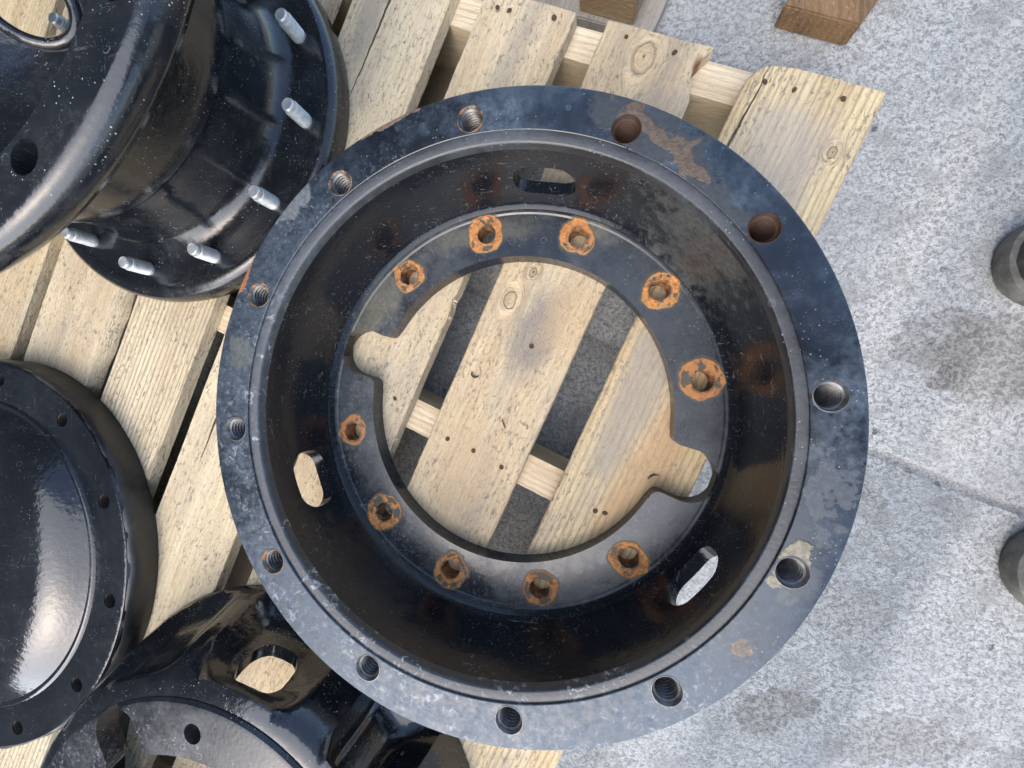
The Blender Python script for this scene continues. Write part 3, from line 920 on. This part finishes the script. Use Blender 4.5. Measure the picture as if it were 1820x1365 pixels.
fc = lathe("flange", [(0.872, -0.336), (0.880, -0.3325), (1.062, -0.332), (1.076, -0.336), (1.083, -0.346)] + [(1.086, -0.479), (0.87, -0.479)], m_hubl, hubC, 200)
cut(fc, [prism(circle(*polar(0.988, 21.6 + 30 * k), 0.0375, 32), -0.6, -0.2) for k in range(12)])
lathe("cast_side", [(1.070, -0.3385), (1.081, -0.343), (1.090, -0.353), (1.095, -0.372), (1.096, -0.40), (1.095, -0.43), (1.094, -0.455), (1.091, -0.4785), (1.070, -0.4785)], m_cast, hubC, 200, True, rag, 60)
lathe("dome", [(0.895, -0.45), (0.895, -0.352), (0.884, -0.352), (0.876, -0.344), (0.868, -0.332), (0.858, -0.327), (0.848, -0.329), (0.838, -0.331), (0.828, -0.324), (0.80, -0.303), (0.765, -0.279), (0.73, -0.259), (0.69, -0.2415), (0.645, -0.228), (0.59, -0.219),
               (0.50, -0.212), (0.36, -0.208), (0.18, -0.206), (0.0, -0.2055), (0.0, -0.40)], m_hubl, hubC, 180, True)
# bores: floors of the flange holes
bv, bf = lathe_data([(0.0395, -0.006), (0.0365, -0.004), (0.0362, -0.012), (0.0362, -0.100), (0.0, -0.100), (0.0, -0.104), (0.0395, -0.104)], 26, True)
bore_me = None
for k in range(12):
    x, y = polar(0.988, 21.6 + 30 * k)
    if bore_me is None:
        o = mesh_obj("bolt_hole", bv, bf, m_thread_rim, hubC, 40); bore_me = o.data
    else:
        o = link(bpy.data.objects.new("bolt_hole", bore_me), hubC)
    o.location = (x * U, y * U, (-0.332 - PZ) * U)

# ------------------------------------------------------------------ bottom hub: lies upside down, plate up, ribbed body
hubD = thing("wheel_hub", W(-1.18, -2.036, PZ), "black hub lying upside down, dusty notched plate up and hollows between ribs", "wheel hub", "cast iron hubs on the pallet")


def ribs(r, z, a):
    if r < 0.80: return r, z
    deg = math.degrees(a)
    t = max(0.0, min(1.0, (-0.045 - z) / 0.08)) * max(0.0, min(1.0, (z + 0.455) / 0.09))
    d = 0.0
    for (c, hw, dep) in ((79, 15, 0.085), (43.5, 10, 0.17), (113, 13, 0.06), (150, 15, 0.07), (199, 15, 0.085), (240, 13, 0.06), (280, 15, 0.07), (319, 15, 0.085), (5, 14, 0.07)):
        q = abs((deg - c + 180) % 360 - 180) / hw
        if q < 1: d = max(d, dep * min(1.0, (1 - q) * 2.2) ** 0.7)
    if r < 0.895 + 0.3875 * (-z - 0.05):        # inner face: keep some wall behind the hollows
        return r - max(0.0, d * t - 0.055), z
    return r - d * t, z


bD = lathe("ribbed_body", [(0.858, -0.020), (0.885, -0.024), (0.925, -0.048), (0.950, -0.075), (0.968, -0.11), (0.985, -0.15), (1.000, -0.19), (1.013, -0.23), (1.025, -0.27), (1.038, -0.31), (1.050, -0.35), (1.060, -0.385), (1.068, -0.41), (1.078, -0.435), (1.082, -0.46), (1.080, -0.479),
                           (0.975, -0.479), (0.955, -0.40), (0.928, -0.32), (0.902, -0.22), (0.880, -0.15), (0.868, -0.10), (0.850, -0.077)], m_hubb, hubD, 240, True, ribs, 40)
cut(bD, [slot_piece(a, -0.190, 0.128, 0.092, 0.6, 1.3) for a in (78.5, -41.5, 198.5)], angle=40)
pD = lathe("mounting_plate", [(0.60, 0.0), (0.838, 0.0), (0.850, -0.004), (0.8585, -0.016), (0.8585, -0.080), (0.60, -0.080)], m_plate_b, hubD, 200)
pc = [prism(plate_outline(0.645, 117.5), -0.4, 0.3)]
for k in range(12):
    if k in (3, 9): continue
    pc.append(prism(circle(*polar(0.7455, 28 + 30 * k), 0.0400, 32), -0.4, 0.3))
cut(pD, pc, angle=25)

# ------------------------------------------------------------------ timber odds and ends beyond the pallet
def wood_solid(name, corners, z0, z1, mat, label, cat):
    cx = sum(c[0] for c in corners) / len(corners); cy = sum(c[1] for c in corners) / len(corners)
    vs, fs = prism([(x - cx, y - cy) for x, y in corners], 0, z1 - z0)
    o = mesh_obj(name, vs, fs, mat, None, 40, smooth=False, loc=W(cx, cy, z0))
    bmm = bmesh.new(); bmm.from_mesh(o.data)
    bmesh.ops.bevel(bmm, geom=list(bmm.edges), offset=0.0022, segments=2, affect='EDGES'); bmm.to_mesh(o.data); bmm.free()
    finish(o.data, 40)
    return tag(o, label, cat) if label else o


m_plank = wood("stained_brown_timber", 41, (0.26, 0.145, 0.062), (0.16, 0.085, 0.034), 0.1, (), (), (), 0.25, 0.6)
d = Vector((math.cos(R(56)), math.sin(R(56)))); a0 = Vector((1.185, 1.955)); b0 = Vector((1.505, 1.812))
wood_solid("brown_plank", [a0, b0, b0 + d * 2.6, a0 + d * 2.6], -GZ + 0.003, -GZ + 0.125, m_plank, "brown stained plank end lying on the concrete beyond the pallet", "plank")

m_block = wood("pressed_chip_block", 51, (0.42, 0.30, 0.16), (0.25, 0.16, 0.08), 0.25, [(-0.03, 0.02, 0.06)], (), (), 0.4, 0.7, 'X')
m_greyb = wood("grey_board_wood", 52, (0.42, 0.40, 0.35), (0.32, 0.30, 0.26), 0.6)
pal2 = thing("second_pallet", W(0.5, 2.3, -GZ), "corner of another pallet, chipwood block on a grey bottom board", "pallet", rz=AX)


def nvbox(name, n0, n1, v0, v1, z0, z1, mat):
    vs, fs = box_data(n0, n1, v0, v1, z0, z1)
    o = mesh_obj(name, vs, fs, mat, pal2, 40, smooth=False)
    bmm = bmesh.new(); bmm.from_mesh(o.data)
    bmesh.ops.bevel(bmm, geom=list(bmm.edges), offset=0.0018, segments=2, affect='EDGES'); bmm.to_mesh(o.data); bmm.free()
    finish(o.data, 40)
    return o


o2 = to_nv(0.5, 2.3)


def rel(x, y):
    q = to_nv(x, y); return q[0] - o2[0], q[1] - o2[1]


nvbox("bottom_board", -0.62, 0.215, -0.30, 0.12, 0.004, 0.072, m_greyb)
nvbox("pallet_block", -0.20, 0.105, -0.27, 0.10, 0.073, 0.30, m_block)
nvbox("pallet_block", -1.9, -1.45, -0.27, 0.10, 0.073, 0.30, m_block)
nvbox("bottom_board", -1.95, -1.1, -0.30, 0.12, 0.004, 0.072, m_greyb)
nvbox("deck_board", -2.1, 0.10, 0.08, 0.50, 0.301, 0.372, m_greyb)


# ------------------------------------------------------------------ the person holding the camera: only the boot toes reach into the picture
person = thing("person", W(2.75, 0.06, -GZ), "person in dark work clothes standing at the edge, scuffed boot toes on the concrete", "person")


def boot_mesh(name, mat, sole_mat, seam_mat, loc, rz):
    """work boot pointing along -x from the heel: upper with a toe cap, welted sole, ankle shaft"""
    def section(t):
        # t from 0 (toe) to 1 (heel): half width and top height in units
        hw = 0.205 * (max(0.0, 1 - (1 - min(t / 0.30, 1)) ** 2.2)) ** 0.5 * (1 - 0.20 * max(0, (t - 0.35)) * (1 if t < 0.8 else 0.9))
        if t > 0.86: hw *= max(0.02, 1 - ((t - 0.86) / 0.14) ** 2.4) ** 0.5
        ht = 0.215 + 0.06 * min(t / 0.2, 1) + 0.34 * max(0, min((t - 0.30) / 0.35, 1)) ** 1.4
        if t < 0.12: ht *= 0.62 + 0.38 * math.sin(min(t / 0.12, 1) * math.pi / 2)
        return max(hw, 0.004), ht
    Lb = 1.02
    N, K = 64, 40
    vs, fs = [], []
    for i in range(N + 1):
        t = i / N
        hw, ht = section(t)
        for k in range(K):
            q = math.pi * k / (K - 1)
            y = -hw * math.cos(q) * (1 - 0.10 * math.sin(q)); z = 0.085 + (ht - 0.085) * math.sin(q) ** 0.75
            z += 0.006 * mnoise.noise(Vector((t * 9, y * 14, z * 9)))
            vs.append((t * Lb, y, z))
    for i in range(N):
        for k in range(K - 1):
            a = i * K + k
            fs.append([a, a + 1, a + K + 1, a + K])
    fs.append(list(range(K))); fs.append([N * K + k for k in range(K)][::-1])
    for i in range(N):
        fs.append([i * K, (i + 1) * K, (i + 1) * K + K - 1, i * K + K - 1])
    up = mesh_obj(name, vs, fs, mat, person, 70)
    up.location = loc; up.rotation_euler = (0, 0, rz)
    # ankle shaft
    sv2, sf2 = lathe_data([(0.0, 0.2), (0.165, 0.2), (0.160, 0.42), (0.165, 0.62), (0.178, 0.80), (0.165, 0.83), (0.0, 0.80)], 28, False)
    sh = mesh_obj("boot_shaft", [(x * 1.15 + 0.72, y, z) for x, y, z in sv2], sf2, mat, up, 50)
    # sole with a welt
    sv3, sf3 = [], []
    outline = []
    for i in range(N + 1):
        t = i / N; outline.append((t * Lb - 0.020 + 0.04 * t, section(t)[0] + 0.022))
    ring = [(x, y) for x, y in outline] + [(x, -y) for x, y in outline[::-1]]
    zs = [(0.006, 0.97), (0.030, 1.0), (0.070, 1.0), (0.092, 0.985), (0.100, 0.93)]
    cx = Lb / 2
    for (z, s) in zs:
        for (x, y) in ring: sv3.append((cx + (x - cx) * (1 - (1 - s) * 0.5), y * s, z))
    n = len(ring)
    for j in range(len(zs) - 1):
        for i in range(n):
            i2 = (i + 1) % n
            sf3.append([j * n + i, j * n + i2, (j + 1) * n + i2, (j + 1) * n + i])
    sf3.append(list(range(n))[::-1]); sf3.append([(len(zs) - 1) * n + i for i in range(n)])
    mesh_obj("sole", sv3, sf3, sole_mat, up, 50)
    # toe cap seam: a raised stitched welt over the toe
    tv, tf = [], []
    t0 = 0.175
    for k in range(60):
        q = math.pi * (0.06 + 0.88 * k / 59)
        t = t0 + 0.10 * abs(math.cos(q)) ** 2
        hw, ht = section(t)
        c = Vector((t * Lb, -hw * math.cos(q) * (1 - 0.10 * math.sin(q)), 0.085 + (ht - 0.085) * math.sin(q) ** 0.75))
        nrm = Vector((-0.25, c.y * 3, c.z - 0.08)).normalized()
        for (dx, dn) in ((-0.007, -0.004), (-0.004, 0.005), (0.004, 0.005), (0.007, -0.004)):
            v = c + nrm * dn + Vector((dx, 0, 0)); tv.append(tuple(v))
    for k in range(59):
        for j in range(4):
            j2 = (j + 1) % 4
            tf.append([k * 4 + j, k * 4 + j2, (k + 1) * 4 + j2, (k + 1) * 4 + j])
    tf.append([0, 1, 2, 3]); tf.append([236, 237, 238, 239][::-1])
    mesh_obj("toe_seam", tv, tf, seam_mat, up, 60)
    return up


bx = 2.75
boot_mesh("boot", m_boot, m_sole, m_seam, ((2.135 - bx) * U, (0.70 - 0.06) * U, 0), R(3))
boot_mesh("boot", m_boot2, m_sole, m_seam, ((2.192 - bx) * U, (-0.635 - 0.06) * U, 0), R(-6))


def skin_body():
    """one continuous figure grown over a skeleton: leaning forward, both arms reaching to the camera"""
    J = {}
    E_ = []

    def j(name, p, r, frm=None):
        J[name] = (len(J), p, r)
        if frm: E_.append((J[frm][0], J[name][0]))
    # coordinates in units relative to the person's root (x away from the pallet), z above ground
    j('pelvis', (0.10, 0.0, 3.05), 0.50)
    j('waist', (0.02, 0.0, 3.55), 0.46, 'pelvis')
    j('chest', (-0.22, 0.0, 4.20), 0.54, 'waist')
    j('neck0', (-0.42, 0.0, 4.78), 0.26, 'chest')
    j('neck1', (-0.56, 0.0, 4.98), 0.19, 'neck0')
    j('head0', (-0.68, 0.0, 5.20), 0.29, 'neck1')
    j('head1', (-0.78, 0.0, 5.50), 0.31, 'head0')
    for s, y_foot, x_foot in (('l', 0.64, 0.16), ('r', -0.73, 0.22)):
        sg = 1 if s == 'l' else -1
        j('hip' + s, (0.10, sg * 0.32, 2.80), 0.36, 'pelvis')
        j('knee' + s, (-0.02, sg * 0.50, 1.62), 0.235, 'hip' + s)
        j('ank' + s, (x_foot - 0.02, y_foot, 0.62), 0.18, 'knee' + s)
        j('sho' + s, (-0.32, sg * 0.56, 4.55), 0.25, 'chest')
        j('elb' + s, (-0.78, sg * 0.72, 3.55), 0.165, 'sho' + s)
        j('wri' + s, (-1.72, sg * 0.36, 2.95), 0.095, 'elb' + s)
        j('palm' + s, (-2.02, sg * 0.30, 2.82), 0.105, 'wri' + s)
        for f, (dy, L) in enumerate(((-0.11, 0.22), (-0.04, 0.26), (0.035, 0.25), (0.10, 0.19))):
            b = 'f%s%d' % (s, f)
            j(b + 'a', (-2.13, sg * 0.28 + dy, 2.79), 0.038, 'palm' + s)
            j(b + 'b', (-2.13 - L * 0.55, sg * 0.27 + dy, 2.74), 0.034, b + 'a')
            j(b + 'c', (-2.13 - L * 0.80, sg * 0.25 + dy, 2.62), 0.028, b + 'b')
        j('th' + s + 'a', (-2.02, sg * 0.17, 2.90), 0.042, 'palm' + s)
        j('th' + s + 'b', (-2.16, sg * 0.08, 2.96), 0.034, 'th' + s + 'a')
    me = bpy.data.meshes.new("body")
    me.from_pydata([tuple(c * U for c in p) for _, p, _ in J.values()], E_, [])
    o = link(bpy.data.objects.new("body", me), person)
    md = o.modifiers.new("skin", 'SKIN'); md.use_smooth_shade = True
    for (i, p, r) in J.values():
        me.skin_vertices[0].data[i].radius = (r * U, r * U)
    me.skin_vertices[0].data[0].use_root = True
    sb = o.modifiers.new("sub", 'SUBSURF'); sb.levels = 2; sb.render_levels = 2
    bpy.context.view_layer.update()
    m2 = bpy.data.meshes.new_from_object(o.evaluated_get(bpy.context.evaluated_depsgraph_get()))
    o.modifiers.clear(); o.data = m2; m2.name = "body"
    m2.materials.clear()
    for k in (m_cloth, m_skin): m2.materials.append(k)
    for pgn in m2.polygons:
        c = pgn.center / U
        pgn.material_index = 1 if (c.z > 4.90 or c.x < -1.66) else 0
    m2.polygons.foreach_set("use_smooth", [True] * len(m2.polygons))
    # jacket cuffs over the wrists
    for sg in (1, -1):
        a = Vector((-1.50, sg * 0.445, 3.09)); b = Vector((-1.74, sg * 0.355, 2.94))
        q = (b - a).to_track_quat('Z', 'Y'); L = (b - a).length
        cv, cf = lathe_data([(0.118, 0), (0.128, 0.02), (0.124, L * 0.5), (0.128, L - 0.01), (0.120, L), (0.098, L - 0.01), (0.098, 0.0)], 24, True)
        mesh_obj("cuff", [tuple(a + q @ Vector(v)) for v in cv], cf, m_cloth, person, 50)
    # hair cap, nose and ears on the bowed head
    hv, hf = lathe_data([(0.0, 0.30), (0.12, 0.285), (0.22, 0.22), (0.285, 0.11), (0.30, 0.0), (0.285, -0.06), (0.27, -0.02), (0.0, 0.05)], 28, False)
    h = mesh_obj("hair", [(x - 0.74, y, z + 5.50) for x, y, z in hv], hf, m_hair, person, 60)
    for nm, p, sc in (("nose", (-1.06, 0, 5.26), (0.055, 0.04, 0.08)), ("ear", (-0.74, 0.30, 5.32), (0.06, 0.025, 0.09)), ("ear", (-0.74, -0.30, 5.32), (0.06, 0.025, 0.09)),
                      ("eye", (-1.03, 0.11, 5.36), (0.03, 0.05, 0.022)), ("eye", (-1.03, -0.11, 5.36), (0.03, 0.05, 0.022)), ("mouth", (-0.99, 0, 5.10), (0.03, 0.09, 0.018))):
        ev, ef = lathe_data([(0, 1), (0.5, 0.87), (0.87, 0.5), (1, 0), (0.87, -0.5), (0.5, -0.87), (0, -1)], 14, False)
        mesh_obj(nm, [(x * sc[0] + p[0], y * sc[1] + p[1], z * sc[2] + p[2]) for x, y, z in ev], ef, m_hair if nm == "eye" else m_skin, person, 80)


skin_body()

# ------------------------------------------------------------------ the dark shed wall beside the yard (seen only as a reflection in the paint)
def shed():
    n = NT("dark_cladding")
    c = n.mix(n.mr(n.noise(n.p, 0.8, 4, 0.6), 0.35, 0.7), (0.030, 0.033, 0.036), (0.055, 0.058, 0.060))
    mt = n.set(c, 0.6)
    vs, fs = [], []
    az = R(158); D = 8.6; H = 19.0
    nrm = Vector((math.cos(az), math.sin(az))); tan = Vector((-math.sin(az), math.cos(az)))
    pts = []
    u = -11.5
    while u < 32.0:
        pts += [(u, 0.0), (u + 0.45, 0.0), (u + 0.50, 0.12), (u + 0.75, 0.12)]
        u += 0.80
    poly = [nrm * (D - d) + tan * uu for uu, d in pts]
    poly += [nrm * (D + 9) + tan * pts[-1][0], nrm * (D + 9) + tan * pts[0][0]]
    v, f = prism([(q.x, q.y) for q in poly], 0.0, H)
    o = mesh_obj("shed_wall", v, f, mt, None, smooth=False)
    o["kind"] = "structure"; o["label"] = "dark ribbed shed wall beside the yard"


shed()
